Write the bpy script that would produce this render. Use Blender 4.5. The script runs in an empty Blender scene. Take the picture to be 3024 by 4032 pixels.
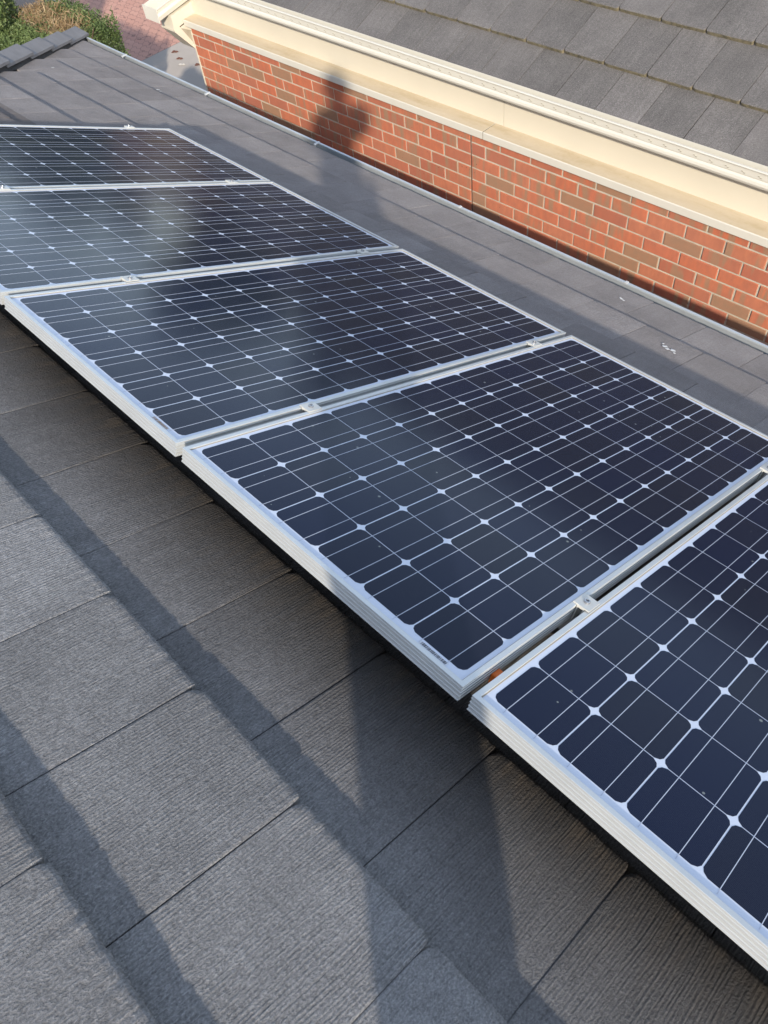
import bpy, bmesh, math, random
from math import radians, sin, cos, pi, sqrt
from mathutils import Vector, Matrix, noise

random.seed(7)
sc = bpy.context.scene
COL = sc.collection

# ------------------------------------------------------------------ camera, sky, sun, exposure
SL = radians(25.0)                       # pitch of the near roof
cS, sS = cos(SL), sin(SL)
def RF(x, y, z):                         # roof frame (x along eave, y down slope, z off the roof) -> world
    return Vector((x, y*cS + z*sS, -y*sS + z*cS))

camd = bpy.data.cameras.new('camera')
cam = bpy.data.objects.new('camera', camd); COL.objects.link(cam)
camd.sensor_fit = 'HORIZONTAL'; camd.sensor_width = 36.0
camd.lens = 36.0*3071.69/3024.0
camd.clip_start = 0.02; camd.clip_end = 3000
_r = Vector((0.69742573, 0.68770805, 0.20163084))
_d = Vector((0.52802247, -0.30286859, -0.79338697))
_f = Vector((-0.48455096, 0.6597941, -0.57435365))
CAMP = RF(3.67367, -0.84909, 0.93970)
r_, d_, f_ = RF(*_r), RF(*_d), RF(*_f)
cam.matrix_world = Matrix(((r_.x, -d_.x, -f_.x, CAMP.x), (r_.y, -d_.y, -f_.y, CAMP.y), (r_.z, -d_.z, -f_.z, CAMP.z), (0, 0, 0, 1)))
sc.camera = cam

SUN = Vector((4.06, -3.13, 2.47)).normalized()       # towards the sun
world = bpy.data.worlds.new('World'); sc.world = world; world.use_nodes = True
wn = world.node_tree; wn.nodes.clear()
sky = wn.nodes.new('ShaderNodeTexSky'); sky.sky_type = 'NISHITA'; sky.sun_disc = False
sky.sun_elevation = math.asin(SUN.z); sky.sun_rotation = math.atan2(SUN.x, SUN.y)
sky.air_density = 1.0; sky.dust_density = 0.6; sky.ozone_density = 2.5
bg = wn.nodes.new('ShaderNodeBackground'); bg.inputs['Strength'].default_value = 0.15
wo = wn.nodes.new('ShaderNodeOutputWorld')
hs = wn.nodes.new('ShaderNodeHueSaturation'); hs.inputs['Saturation'].default_value = 0.66
wn.links.new(sky.outputs[0], hs.inputs['Color']); wn.links.new(hs.outputs[0], bg.inputs[0]); wn.links.new(bg.outputs[0], wo.inputs[0])
sl = bpy.data.lights.new('sun', 'SUN'); sl.energy = 2.75; sl.angle = radians(0.9); sl.color = (1.0, 0.91, 0.79)
so = bpy.data.objects.new('sun', sl); COL.objects.link(so); so.location = (8, -6, 8)
so.rotation_euler = SUN.to_track_quat('Z', 'Y').to_euler()
sc.view_settings.view_transform = 'Standard'; sc.view_settings.look = 'None'
sc.view_settings.exposure = 1.18; sc.view_settings.gamma = 1.0

# ------------------------------------------------------------------ node helper
class NT:
    def __init__(s, name):
        s.m = bpy.data.materials.new(name); s.m.use_nodes = True
        s.t = s.m.node_tree; s.t.nodes.clear()
        s.out = s.t.nodes.new('ShaderNodeOutputMaterial')
        s.b = s.t.nodes.new('ShaderNodeBsdfPrincipled')
        s.t.links.new(s.b.outputs[0], s.out.inputs[0])
    def n(s, typ, ins=None, **kw):
        nd = s.t.nodes.new(typ)
        for k, v in kw.items(): setattr(nd, k, v)
        for k, v in (ins or {}).items(): s.set(nd.inputs[k], v)
        return nd
    def set(s, inp, v):
        if isinstance(v, bpy.types.NodeSocket): s.t.links.new(v, inp)
        else:
            if isinstance(v, tuple) and len(v) == 3 and inp.type == 'RGBA': v = (*v, 1)
            inp.default_value = v
    def p(s, **kw):
        for k, v in kw.items(): s.set(s.b.inputs[k.replace('_', ' ')], v)
    def math(s, op, a, b=0.0, c=0.0, clamp=False):
        nd = s.n('ShaderNodeMath', {0: a, 1: b, 2: c}, operation=op, use_clamp=clamp); return nd.outputs[0]
    def mix(s, fac, a, b, blend='MIX'):
        nd = s.n('ShaderNodeMix', {0: fac, 6: a, 7: b}, data_type='RGBA', blend_type=blend); return nd.outputs[2]
    def ramp(s, fac, stops):
        nd = s.n('ShaderNodeValToRGB', {0: fac}); cr = nd.color_ramp
        while len(cr.elements) < len(stops): cr.elements.new(0.5)
        for e, (pos, c) in zip(cr.elements, stops):
            e.position = pos; e.color = (*c, 1) if isinstance(c, tuple) else (c, c, c, 1)
        return nd.outputs[0]
    def noise(s, vec, scale, detail=3, rough=0.55, out=0):
        return s.n('ShaderNodeTexNoise', {'Vector': vec, 'Scale': scale, 'Detail': detail, 'Roughness': rough}).outputs[out]
    def mul(s, vec, v3, add=(0, 0, 0)):
        nd = s.n('ShaderNodeVectorMath', {0: vec, 1: v3, 2: add}, operation='MULTIPLY_ADD'); return nd.outputs[0]
    def attr(s, name, out=1):
        return s.n('ShaderNodeAttribute', attribute_name=name).outputs[out]
    def objco(s): return s.n('ShaderNodeTexCoord').outputs['Object']
    def geo(s): return s.n('ShaderNodeNewGeometry').outputs['Position']
    def bump(s, h, dist, strength=1.0, nrm=None):
        d = {'Height': h, 'Distance': dist, 'Strength': strength}
        if nrm: d['Normal'] = nrm
        return s.n('ShaderNodeBump', d).outputs[0]

def simple(name, col, rough=0.6, metal=0.0, var=0.12, scale=8.0, bump=0.0, bscale=60.0, col2=None, spec=0.5):
    m = NT(name); co = m.objco(); nz = m.noise(co, scale, 5)
    c2 = col2 or tuple(c*(1-3*var) for c in col)
    c = m.mix(m.math('MULTIPLY_ADD', nz, 1.6, -0.3, clamp=True), col, c2)
    m.p(Base_Color=c, Roughness=rough, Metallic=metal)
    m.b.inputs['Specular IOR Level'].default_value = spec
    if bump: m.p(Normal=m.bump(m.noise(co, bscale, 4), bump))
    return m.m

# ------------------------------------------------------------------ mesh helpers
class MB:
    def __init__(s): s.v = []; s.f = []; s.mi = []; s.a = {}
    def add(s, vs, fs, mi=0):
        o = len(s.v); s.v += [tuple(v) for v in vs]; s.f += [tuple(i+o for i in f) for f in fs]
        s.mi += [mi]*len(fs); return o
    def box(s, lo, hi, T=None, mi=0, bev=0.0):
        x0, y0, z0 = lo; x1, y1, z1 = hi
        P = [(x0,y0,z0),(x1,y0,z0),(x1,y1,z0),(x0,y1,z0),(x0,y0,z1),(x1,y0,z1),(x1,y1,z1),(x0,y1,z1)]
        F = [(0,3,2,1),(4,5,6,7),(0,1,5,4),(1,2,6,5),(2,3,7,6),(3,0,4,7)]
        if bev:
            b = bev
            P += [(x0+b,y0+b,z1),(x1-b,y0+b,z1),(x1-b,y1-b,z1),(x0+b,y1-b,z1)]
            for i in range(4, 8): P[i] = (P[i][0], P[i][1], z1-b)
            F = [(0,3,2,1),(8,9,10,11),(0,1,5,4),(1,2,6,5),(2,3,7,6),(3,0,4,7),(4,5,9,8),(5,6,10,9),(6,7,11,10),(7,4,8,11)]
        if T: P = [T(*p) for p in P]
        s.add(P, F, mi)
    def prism(s, prof, a, b, T, mi=0, caps=True):       # closed profile list of (u,v); T(t,u,v); t from a to b
        n = len(prof); P = [T(a, *p) for p in prof] + [T(b, *p) for p in prof]
        F = [(i, (i+1) % n, (i+1) % n + n, i+n) for i in range(n)]
        if caps: F += [tuple(range(n))[::-1], tuple(range(n, 2*n))]
        s.add(P, F, mi)
    def tube(s, pts, r, n=8, mi=0):
        pts = [Vector(p) for p in pts]; rings = []
        for i, p in enumerate(pts):
            t = (pts[min(i+1, len(pts)-1)] - pts[max(i-1, 0)]).normalized()
            u = t.orthogonal().normalized(); w = t.cross(u)
            rr = r[i] if isinstance(r, (list, tuple)) else r
            rings.append([p + (u*cos(2*pi*k/n) + w*sin(2*pi*k/n))*rr for k in range(n)])
        V = [v for ring in rings for v in ring]
        F = [(i*n+k, i*n+(k+1) % n, (i+1)*n+(k+1) % n, (i+1)*n+k) for i in range(len(pts)-1) for k in range(n)]
        F += [tuple(range(n))[::-1], tuple(range(len(V)-n, len(V)))]
        s.add(V, F, mi)
    def obj(s, name, mats, parent=None, smooth=False, attrs=None):
        me = bpy.data.meshes.new(name); me.from_pydata(s.v, [], s.f)
        for m in (mats if isinstance(mats, (list, tuple)) else [mats]): me.materials.append(m)
        me.polygons.foreach_set('material_index', s.mi)
        for k, (dom, typ, data) in (attrs or {}).items():
            at = me.attributes.new(k, typ, dom)
            at.data.foreach_set('vector' if typ == 'FLOAT_VECTOR' else 'value', data)
        bm = bmesh.new(); bm.from_mesh(me); bmesh.ops.recalc_face_normals(bm, faces=bm.faces) if not attrs or 'keep' not in attrs else None
        bm.to_mesh(me); bm.free()
        if smooth: me.polygons.foreach_set('use_smooth', [True]*len(me.polygons))
        me.update()
        o = bpy.data.objects.new(name, me); COL.objects.link(o)
        if parent: o.parent = parent
        return o

def tag(o, label=None, cat=None, group=None, kind=None):
    if label: o['label'] = label
    if cat: o['category'] = cat
    if group: o['group'] = group
    if kind: o['kind'] = kind
    return o
def empty(name, loc=(0, 0, 0), rot=(0, 0, 0)):
    o = bpy.data.objects.new(name, None); COL.objects.link(o); o.location = loc; o.rotation_euler = rot
    o.empty_display_size = 0.1
    return o
def copy_tree(o, parent=None):
    kids = list(o.children)
    c = o.copy(); COL.objects.link(c)
    if parent: c.parent = parent
    for k in kids: copy_tree(k, c)
    return c

# ------------------------------------------------------------------ materials
def tile_mat(name, base, alt, dirt_shade, ribs=1.0, moss=False):
    m = NT(name)
    tc = m.attr('tc'); rnd = m.attr('rnd', 2)
    sx = m.n('ShaderNodeSeparateXYZ', {0: tc}); x, y = sx.outputs[0], sx.outputs[1]
    off = m.n('ShaderNodeCombineXYZ', {0: m.math('MULTIPLY', rnd, 37.0), 1: m.math('MULTIPLY', rnd, 91.0), 2: rnd}).outputs[0]
    v = m.n('ShaderNodeVectorMath', {0: tc, 1: off}, operation='ADD').outputs[0]
    # combed ribs running down the slope, wobbling and fading in and out
    warp = m.noise(m.mul(v, (9, 3, 1)), 1.0, 2)
    xx = m.math('MULTIPLY_ADD', warp, 0.02, m.n('ShaderNodeSeparateXYZ', {0: v}).outputs[0])
    rv = m.n('ShaderNodeCombineXYZ', {0: m.math('MULTIPLY', xx, 210.0), 1: m.math('MULTIPLY', y, 9.0), 2: rnd}).outputs[0]
    rib = m.noise(rv, 1.0, 1, 0.4)
    rib = m.math('SMOOTH_MIN', m.math('MULTIPLY_ADD', m.math('ABSOLUTE', m.math('SUBTRACT', rib, 0.5)), 5.0, 0.0), 0.8, 0.3)
    wv = m.math('SINE', m.math('MULTIPLY_ADD', warp, 5.0, m.math('MULTIPLY', xx, 2*pi/0.0062)))
    mask = m.math('MULTIPLY_ADD', m.noise(m.mul(v, (5, 5, 1)), 1.0, 2), 2.6, -0.75, clamp=True)
    fray = m.math('MULTIPLY_ADD', m.noise(m.mul(v, (190, 28, 1)), 1.0, 2), 1.7, -0.35, clamp=True)
    ribh = m.math('MULTIPLY', m.math('ADD', m.math('MULTIPLY', wv, 0.50), rib), m.math('MULTIPLY', m.math('MULTIPLY_ADD', mask, 0.75, 0.25), m.math('MULTIPLY_ADD', fray, 0.75, 0.35)))
    grain = m.noise(m.mul(v, (1, 0.6, 1)), 330.0, 3, 0.75)
    grain2 = m.noise(v, 90.0, 3, 0.6)
    h = m.math('ADD', m.math('MULTIPLY', ribh, 1.5*ribs), m.math('ADD', m.math('MULTIPLY', grain, 3.4), m.math('MULTIPLY', grain2, 1.3)))
    m.p(Normal=m.bump(h, 0.0026 if not moss else 0.0018, 1.0))
    big = m.noise(m.mul(tc, (2.2, 2.2, 1)), 1.0, 4)
    c = m.mix(m.math('MULTIPLY_ADD', big, 2.2, -0.6, clamp=True), base, alt)
    # tile to tile difference and grain in the colour
    tv = m.math('MULTIPLY_ADD', m.math('FRACT', m.math('MULTIPLY', rnd, 17.3)), 0.24 if not moss else 0.14, 0.90)
    gv = m.math('MULTIPLY_ADD', m.math('POWER', m.math('MULTIPLY', grain, 1.9), 2.4), 0.55, m.math('MULTIPLY_ADD', grain2, 0.7, 0.18))
    gv = m.math('MULTIPLY', gv, m.math('MULTIPLY_ADD', ribh, 0.26, 0.82))
    vv = m.math('MULTIPLY', tv, gv)
    c = m.mix(1.0, c, m.n('ShaderNodeCombineColor', {0: vv, 1: vv, 2: vv}).outputs[0], 'MULTIPLY')
    stk = m.noise(m.n('ShaderNodeCombineXYZ', {0: m.math('MULTIPLY', x, 60.0), 1: m.math('MULTIPLY', y, 2.2), 2: rnd}).outputs[0], 1.0, 4, 0.65)
    sv = m.math('MULTIPLY_ADD', stk, 0.5 if moss else 0.35, 0.75 if moss else 0.825)
    c = m.mix(1.0, c, m.n('ShaderNodeCombineColor', {0: sv, 1: sv, 2: sv}).outputs[0], 'MULTIPLY')
    fk = m.math('MULTIPLY_ADD', m.noise(v, 240.0, 1, 0.5), 9.0, -5.6, clamp=True)
    c = m.mix(m.math('MULTIPLY', fk, 0.45), c, (0.42, 0.40, 0.37))
    # pale specks, lichen dots
    vo = m.n('ShaderNodeTexVoronoi', {'Vector': tc, 'Scale': 26.0, 'Randomness': 1.0})
    sp = m.math('LESS_THAN', vo.outputs['Distance'], m.math('MULTIPLY_ADD', m.n('ShaderNodeSeparateColor', {0: vo.outputs['Color']}).outputs[0], 0.12, -0.055))
    c = m.mix(m.math('MULTIPLY', sp, 0.55), c, (0.36, 0.32, 0.25))
    if not moss:
        # black and brown grime washed down from under the array
        st = m.noise(m.n('ShaderNodeCombineXYZ', {0: m.math('MULTIPLY', x, 75.0), 1: m.math('MULTIPLY', y, 5.0), 2: 0.0}).outputs[0], 1.0, 4)
        bl = m.noise(m.mul(tc, (7, 7, 1)), 1.0, 4)
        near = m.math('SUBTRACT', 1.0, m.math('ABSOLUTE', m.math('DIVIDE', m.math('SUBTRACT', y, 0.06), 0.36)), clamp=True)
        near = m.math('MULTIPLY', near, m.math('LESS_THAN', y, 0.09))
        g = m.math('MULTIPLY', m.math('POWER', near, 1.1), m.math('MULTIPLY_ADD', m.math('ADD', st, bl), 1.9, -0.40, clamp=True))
        under_shade = m.math('MULTIPLY', m.math('GREATER_THAN', y, 0.09), m.math('LESS_THAN', y, 1.2))  # shade beneath the panels, painted dark into the tile colour
        g = m.math('MAXIMUM', g, m.math('MULTIPLY', under_shade, 0.75))
        c = m.mix(m.math('MULTIPLY', g, 1.0, clamp=True), c, dirt_shade)
        br = m.math('MULTIPLY', m.math('POWER', near, 3.0), m.math('MULTIPLY_ADD', m.noise(m.mul(tc, (40, 10, 1)), 1.0, 3), 3.4, -1.5, clamp=True))
        c = m.mix(m.math('MULTIPLY', br, 0.25), c, (0.21, 0.15, 0.09))
        w = m.math('MULTIPLY', m.math('GREATER_THAN', y, 0.4), 0.45)
        c = m.mix(w, c, m.mix(big, (0.38, 0.318, 0.288), (0.31, 0.264, 0.242)))
    # tone changes from tile to tile and soft weather patches
    pt = m.math('MULTIPLY_ADD', m.noise(m.mul(tc, (3.7, 5.1, 1), (5, 2, 0)), 1.0, 5, 0.65), 0.75, 0.62)
    tt = m.math('MULTIPLY', pt, m.math('MULTIPLY_ADD', m.math('FRACT', m.math('MULTIPLY', rnd, 29.7)), 0.16, 0.92))
    c = m.mix(1.0, c, m.n('ShaderNodeCombineColor', {0: tt, 1: tt, 2: tt}).outputs[0], 'MULTIPLY')
    m.p(Base_Color=c, Roughness=0.82)
    m.b.inputs['Specular IOR Level'].default_value = 0.35
    return m.m

M_tile = tile_mat('weathered_concrete_tile', (0.315, 0.306, 0.300), (0.255, 0.246, 0.240), (0.040, 0.034, 0.028))
M_tile2 = tile_mat('neighbour_concrete_tile', (0.180, 0.164, 0.152), (0.140, 0.128, 0.118), (0.05, 0.05, 0.04), 0.8, True)
def moss_mat():
    m = NT('mossy_tile_edge'); co = m.geo(); nz = m.noise(co, 35, 5, 0.7)
    c = m.ramp(nz, [(0.3, (0.05, 0.045, 0.03)), (0.5, (0.15, 0.125, 0.075)), (0.7, (0.24, 0.20, 0.12))])
    m.p(Base_Color=c, Roughness=0.95, Normal=m.bump(m.noise(co, 160, 4), 0.004)); return m.m
M_moss = moss_mat()
M_cap = simple('hip_cap_concrete', (0.25, 0.24, 0.235), 0.92, var=0.08, scale=12, bump=0.0012, bscale=260)
M_point = simple('flexible_pointing', (0.055, 0.055, 0.055), 0.9, var=0.1, scale=30, bump=0.004, bscale=60)
M_sark = simple('roof_underlay', (0.02, 0.02, 0.02), 0.9)

def alu(name, col, rough, metal=0.55):
    m = NT(name); co = m.objco()
    n1 = m.noise(m.mul(co, (3, 3, 80)), 4.0, 3); n2 = m.noise(co, 9.0, 4)
    c = m.mix(m.math('MULTIPLY_ADD', n2, 1.4, -0.35, clamp=True), col, tuple(k*0.86 for k in col))
    m.p(Base_Color=c, Metallic=metal, Roughness=m.math('MULTIPLY_ADD', n1, 0.15, rough-0.07)); return m.m
M_frame = alu('anodised_aluminium', (0.62, 0.63, 0.61), 0.42, 0.5)
M_clamp = alu('clamp_aluminium', (0.66, 0.64, 0.58), 0.45, 0.35)
M_bolt = alu('stainless_bolt', (0.45, 0.45, 0.46), 0.25, 0.9)
M_rail = alu('rail_aluminium', (0.45, 0.45, 0.45), 0.45, 0.6)
M_zinc = simple('galvanised_gutter_steel', (0.52, 0.55, 0.56), 0.42, 0.45, var=0.06, scale=10)
M_zinc2 = simple('worn_clip_steel', (0.62, 0.62, 0.60), 0.5, 0.2)
M_slot = simple('slot_daylight_paint', (0.75, 0.75, 0.72), 0.5)
M_black = simple('black_cable_rubber', (0.012, 0.012, 0.012), 0.5)
M_orange = simple('orange_plastic', (0.95, 0.20, 0.02), 0.45, var=0.02)

def glass_top(m, rough=0.15):
    co = m.objco()
    # dust film and dried drops under/over the glass
    dn = m.noise(m.n('ShaderNodeVectorMath', {0: m.geo(), 1: (2.3, 2.3, 2.3)}, operation='MULTIPLY').outputs[0], 1.0, 5, 0.6)
    vo = m.n('ShaderNodeTexVoronoi', {'Vector': m.geo(), 'Scale': 24.0})
    rr = m.n('ShaderNodeSeparateColor', {0: vo.outputs['Color']}).outputs[0]
    spot = m.math('LESS_THAN', vo.outputs['Distance'], m.math('MULTIPLY_ADD', rr, 0.17, -0.085))
    m.b.inputs['Coat Weight'].default_value = 0.0
    m.p(Roughness=m.math('MULTIPLY_ADD', dn, 0.06, rough-0.03))
    m.b.inputs['IOR'].default_value = 1.22; m.b.inputs['Specular Tint'].default_value = (0.80, 0.90, 1.0, 1)
    return dn, spot
def cell_mat():
    m = NT('monocrystalline_cell'); dn, spot = glass_top(m)
    rnd = m.attr('rnd', 2)
    c = m.mix(rnd, (0.0040, 0.0090, 0.032), (0.0075, 0.0105, 0.024))
    co = m.objco(); sp = m.n('ShaderNodeSeparateXYZ', {0: co})
    fl = m.math('LESS_THAN', m.math('FRACT', m.math('MULTIPLY', sp.outputs[1], 1/0.0026)), 0.12)
    c = m.mix(m.math('MULTIPLY', fl, 0.10), c, (0.35, 0.37, 0.42))
    c = m.mix(m.math('MULTIPLY', dn, 0.018), c, (0.42, 0.38, 0.33))
    c = m.mix(m.math('MULTIPLY', spot, 0.5), c, (0.38, 0.40, 0.36))
    m.p(Base_Color=c); return m.m
def sheet_mat():
    m = NT('white_backsheet'); dn, spot = glass_top(m, 0.22)
    m.p(Base_Color=m.mix(m.math('MULTIPLY', dn, 0.35), (0.66, 0.70, 0.78), (0.52, 0.55, 0.60))); return m.m
def ribbon_mat():
    m = NT('cell_ribbon'); glass_top(m, 0.22)
    m.p(Base_Color=(0.50, 0.53, 0.60)); return m.m
M_cell, M_sheet, M_ribbon = cell_mat(), sheet_mat(), ribbon_mat()
M_ink = simple('label_ink', (0.04, 0.04, 0.05), 0.5)
M_label = simple('label_film', (0.60, 0.62, 0.66), 0.3, var=0.04)
M_rust = simple('rusty_label_ink', (0.42, 0.25, 0.13), 0.6)
M_seal_lip = simple('dirty_seal_and_sunlit_lip', (0.46, 0.38, 0.28), 0.7, var=0.15, scale=30)

def brick_mat():
    m = NT('fired_brick'); co = m.geo(); rnd = m.attr('rnd', 2); tc = m.attr('tc')
    sx = m.n('ShaderNodeSeparateXYZ', {0: tc})
    r2 = m.math('FRACT', m.math('MULTIPLY', rnd, 13.7)); r3 = m.math('FRACT', m.math('MULTIPLY', rnd, 71.9))
    red = m.ramp(r2, [(0.0, (0.47, 0.130, 0.058)), (0.5, (0.45, 0.155, 0.078)), (0.8, (0.34, 0.105, 0.060)), (1.0, (0.47, 0.138, 0.068))])
    red = m.mix(m.math('MULTIPLY_ADD', m.noise(m.mul(co, (30, 30, 12)), 1.0, 4), 1.6, -0.5, clamp=True), red, (0.30, 0.105, 0.062))
    tan = m.mix(m.noise(co, 22, 4), (0.20, 0.155, 0.095), (0.34, 0.165, 0.090))
    whole = m.math('MULTIPLY', m.math('GREATER_THAN', rnd, 0.89), 0.85)
    # vertical flash bands across some bricks
    u = m.n('ShaderNodeCombineXYZ', {0: m.math('MULTIPLY_ADD', sx.outputs[0], 22.0, m.math('MULTIPLY', r3, 50)), 1: m.math('MULTIPLY', sx.outputs[1], 3.0), 2: rnd}).outputs[0]
    band = m.math('MULTIPLY_ADD', m.noise(u, 1.0, 1), 8.0, -4.2, clamp=True)
    band = m.math('MULTIPLY', band, m.math('GREATER_THAN', r3, 0.30))
    f = m.math('MAXIMUM', m.math('MULTIPLY', band, 0.85), whole)
    c = m.mix(f, red, tan)
    vo = m.n('ShaderNodeTexVoronoi', {'Vector': co, 'Scale': 30.0})
    rr = m.n('ShaderNodeSeparateColor', {0: vo.outputs['Color']}).outputs[1]
    sp = m.math('LESS_THAN', vo.outputs['Distance'], m.math('MULTIPLY_ADD', rr, 0.22, -0.12))
    c = m.mix(sp, c, (0.045, 0.02, 0.015))
    # a pinkish scuffed haze like old efflorescence in broad patches
    ef = m.math('MULTIPLY_ADD', m.noise(co, 1.7, 3), 2.4, -1.1, clamp=True)
    c = m.mix(m.math('MULTIPLY', ef, 0.10), c, (0.55, 0.33, 0.25))
    m.p(Base_Color=c, Roughness=0.85, Normal=m.bump(m.noise(m.mul(co, (1, 1, 0.6)), 140, 4, 0.7), 0.0022)); return m.m
M_brick = brick_mat()
M_mortar = simple('lime_mortar', (0.55, 0.50, 0.39), 0.95, var=0.12, scale=14, bump=0.003, bscale=150)
M_cream = simple('cream_paint', (0.60, 0.545, 0.43), 0.5, var=0.03, scale=2.5)
M_cream2 = simple('cream_gutter_steel', (0.60, 0.565, 0.475), 0.4, var=0.03, scale=3)
def ledge_mat():
    m = NT('stained_ledge_top'); co = m.geo()
    a = m.noise(m.mul(co, (2.2, 14, 14)), 1.0, 5, 0.6); b = m.noise(co, 40, 4)
    c = m.ramp(m.math('MULTIPLY_ADD', b, 0.25, m.math('MULTIPLY', a, 0.8)), [(0.3, (0.42, 0.33, 0.20)), (0.5, (0.50, 0.41, 0.28)), (0.72, (0.55, 0.46, 0.33))])
    m.p(Base_Color=c, Roughness=0.75); return m.m
M_ledge = ledge_mat()
M_trim = simple('pale_trim_paint', (0.57, 0.54, 0.455), 0.55, var=0.03, scale=4)
M_dark = simple('dark_gap_filler', (0.10, 0.085, 0.06), 0.9)
M_control = simple('control_joint_sealant', (0.20, 0.085, 0.05), 0.9, var=0.2, scale=30)

def paver_mat():
    m = NT('interlocking_clay_pavers'); co = m.geo(); sx = m.n('ShaderNodeSeparateXYZ', {0: co})
    tri = lambda v, per: m.math('PINGPONG', v, per)
    x, y = sx.outputs[0], sx.outputs[1]
    yy = m.math('MULTIPLY_ADD', tri(x, 0.0575), 0.62, y)
    xx = m.math('MULTIPLY_ADD', tri(y, 0.0575), 0.62, x)
    v = m.n('ShaderNodeCombineXYZ', {0: xx, 1: yy, 2: 0.0}).outputs[0]
    br = m.n('ShaderNodeTexBrick', {'Vector': v, 'Color1': (0.46, 0.235, 0.175), 'Color2': (0.53, 0.29, 0.22), 'Mortar': (0.27, 0.15, 0.12), 'Scale': 1.0, 'Mortar Size': 0.007, 'Mortar Smooth': 0.3, 'Bias': 0.0, 'Brick Width': 0.23, 'Row Height': 0.115})
    c = m.mix(m.math('MULTIPLY_ADD', m.noise(co, 1.3, 4), 1.6, -0.4, clamp=True), br.outputs[0], (0.42, 0.235, 0.18))
    c = m.mix(m.math('MULTIPLY', m.math('LESS_THAN', m.noise(co, 9, 3), 0.36), 0.5), c, (0.10, 0.06, 0.05))
    m.p(Base_Color=c, Roughness=0.9, Normal=m.bump(m.math('SUBTRACT', 1.0, br.outputs[1]), 0.004)); return m.m
def conc_mat(name, a, b, sc_=1.5):
    m = NT(name); co = m.geo()
    c = m.mix(m.math('MULTIPLY_ADD', m.noise(co, sc_, 6, 0.65), 1.8, -0.4, clamp=True), a, b)
    m.p(Base_Color=c, Roughness=0.92, Normal=m.bump(m.noise(co, 90, 3), 0.002)); return m.m
M_paver = paver_mat()
M_conc = conc_mat('concrete_path', (0.42, 0.37, 0.32), (0.34, 0.30, 0.26))
M_asph = conc_mat('asphalt', (0.085, 0.08, 0.082), (0.065, 0.062, 0.065))
M_kerb = conc_mat('kerb_concrete', (0.46, 0.44, 0.40), (0.36, 0.34, 0.31))
M_soil = conc_mat('garden_soil', (0.10, 0.075, 0.05), (0.05, 0.06, 0.03), 3)

def leaf_mat(name, a, b, c3):
    m = NT(name); rnd = m.attr('rnd', 2)
    c = m.ramp(rnd, [(0.0, a), (0.55, b), (1.0, c3)])
    m.p(Base_Color=c, Roughness=0.6)
    tr = m.n('ShaderNodeBsdfTranslucent', {0: c}); mx = m.n('ShaderNodeMixShader', {0: 0.3, 1: m.b.outputs[0], 2: tr.outputs[0]})
    m.t.links.new(mx.outputs[0], m.out.inputs[0]); return m.m
M_leaf = leaf_mat('conifer_scale_leaves', (0.055, 0.090, 0.028), (0.125, 0.175, 0.055), (0.22, 0.26, 0.10))
M_twig = leaf_mat('cut_brown_twigs', (0.16, 0.10, 0.05), (0.33, 0.22, 0.11), (0.60, 0.46, 0.28))
M_bark = simple('hedge_bark', (0.11, 0.07, 0.045), 0.9, bump=0.01, bscale=30)

# ------------------------------------------------------------------ ground, paths
GZ = -3.9
def sheet(name, x0, y0, x1, y1, z, mat):
    b = MB(); b.add([(x0,y0,z),(x1,y0,z),(x1,y1,z),(x0,y1,z)], [(0,1,2,3)]); o = b.obj(name, mat); tag(o, kind='structure'); return o
sheet('ground', -600, -600, 600, 600, GZ-0.012, M_soil)
sheet('road', -40, -60, -12.02, 80, GZ-0.006, M_asph)
sheet('driveway', -11.85, -3.0, -8.46, 30, GZ, M_paver)
sheet('path', -8.46, 2.0, 9.0, 7.6, GZ-0.002, M_conc)
b = MB(); b.box((-12.02, -60, GZ-0.05), (-11.86, 80, GZ+0.05), bev=0.02)
tag(b.obj('kerb', M_kerb), kind='structure')

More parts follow.
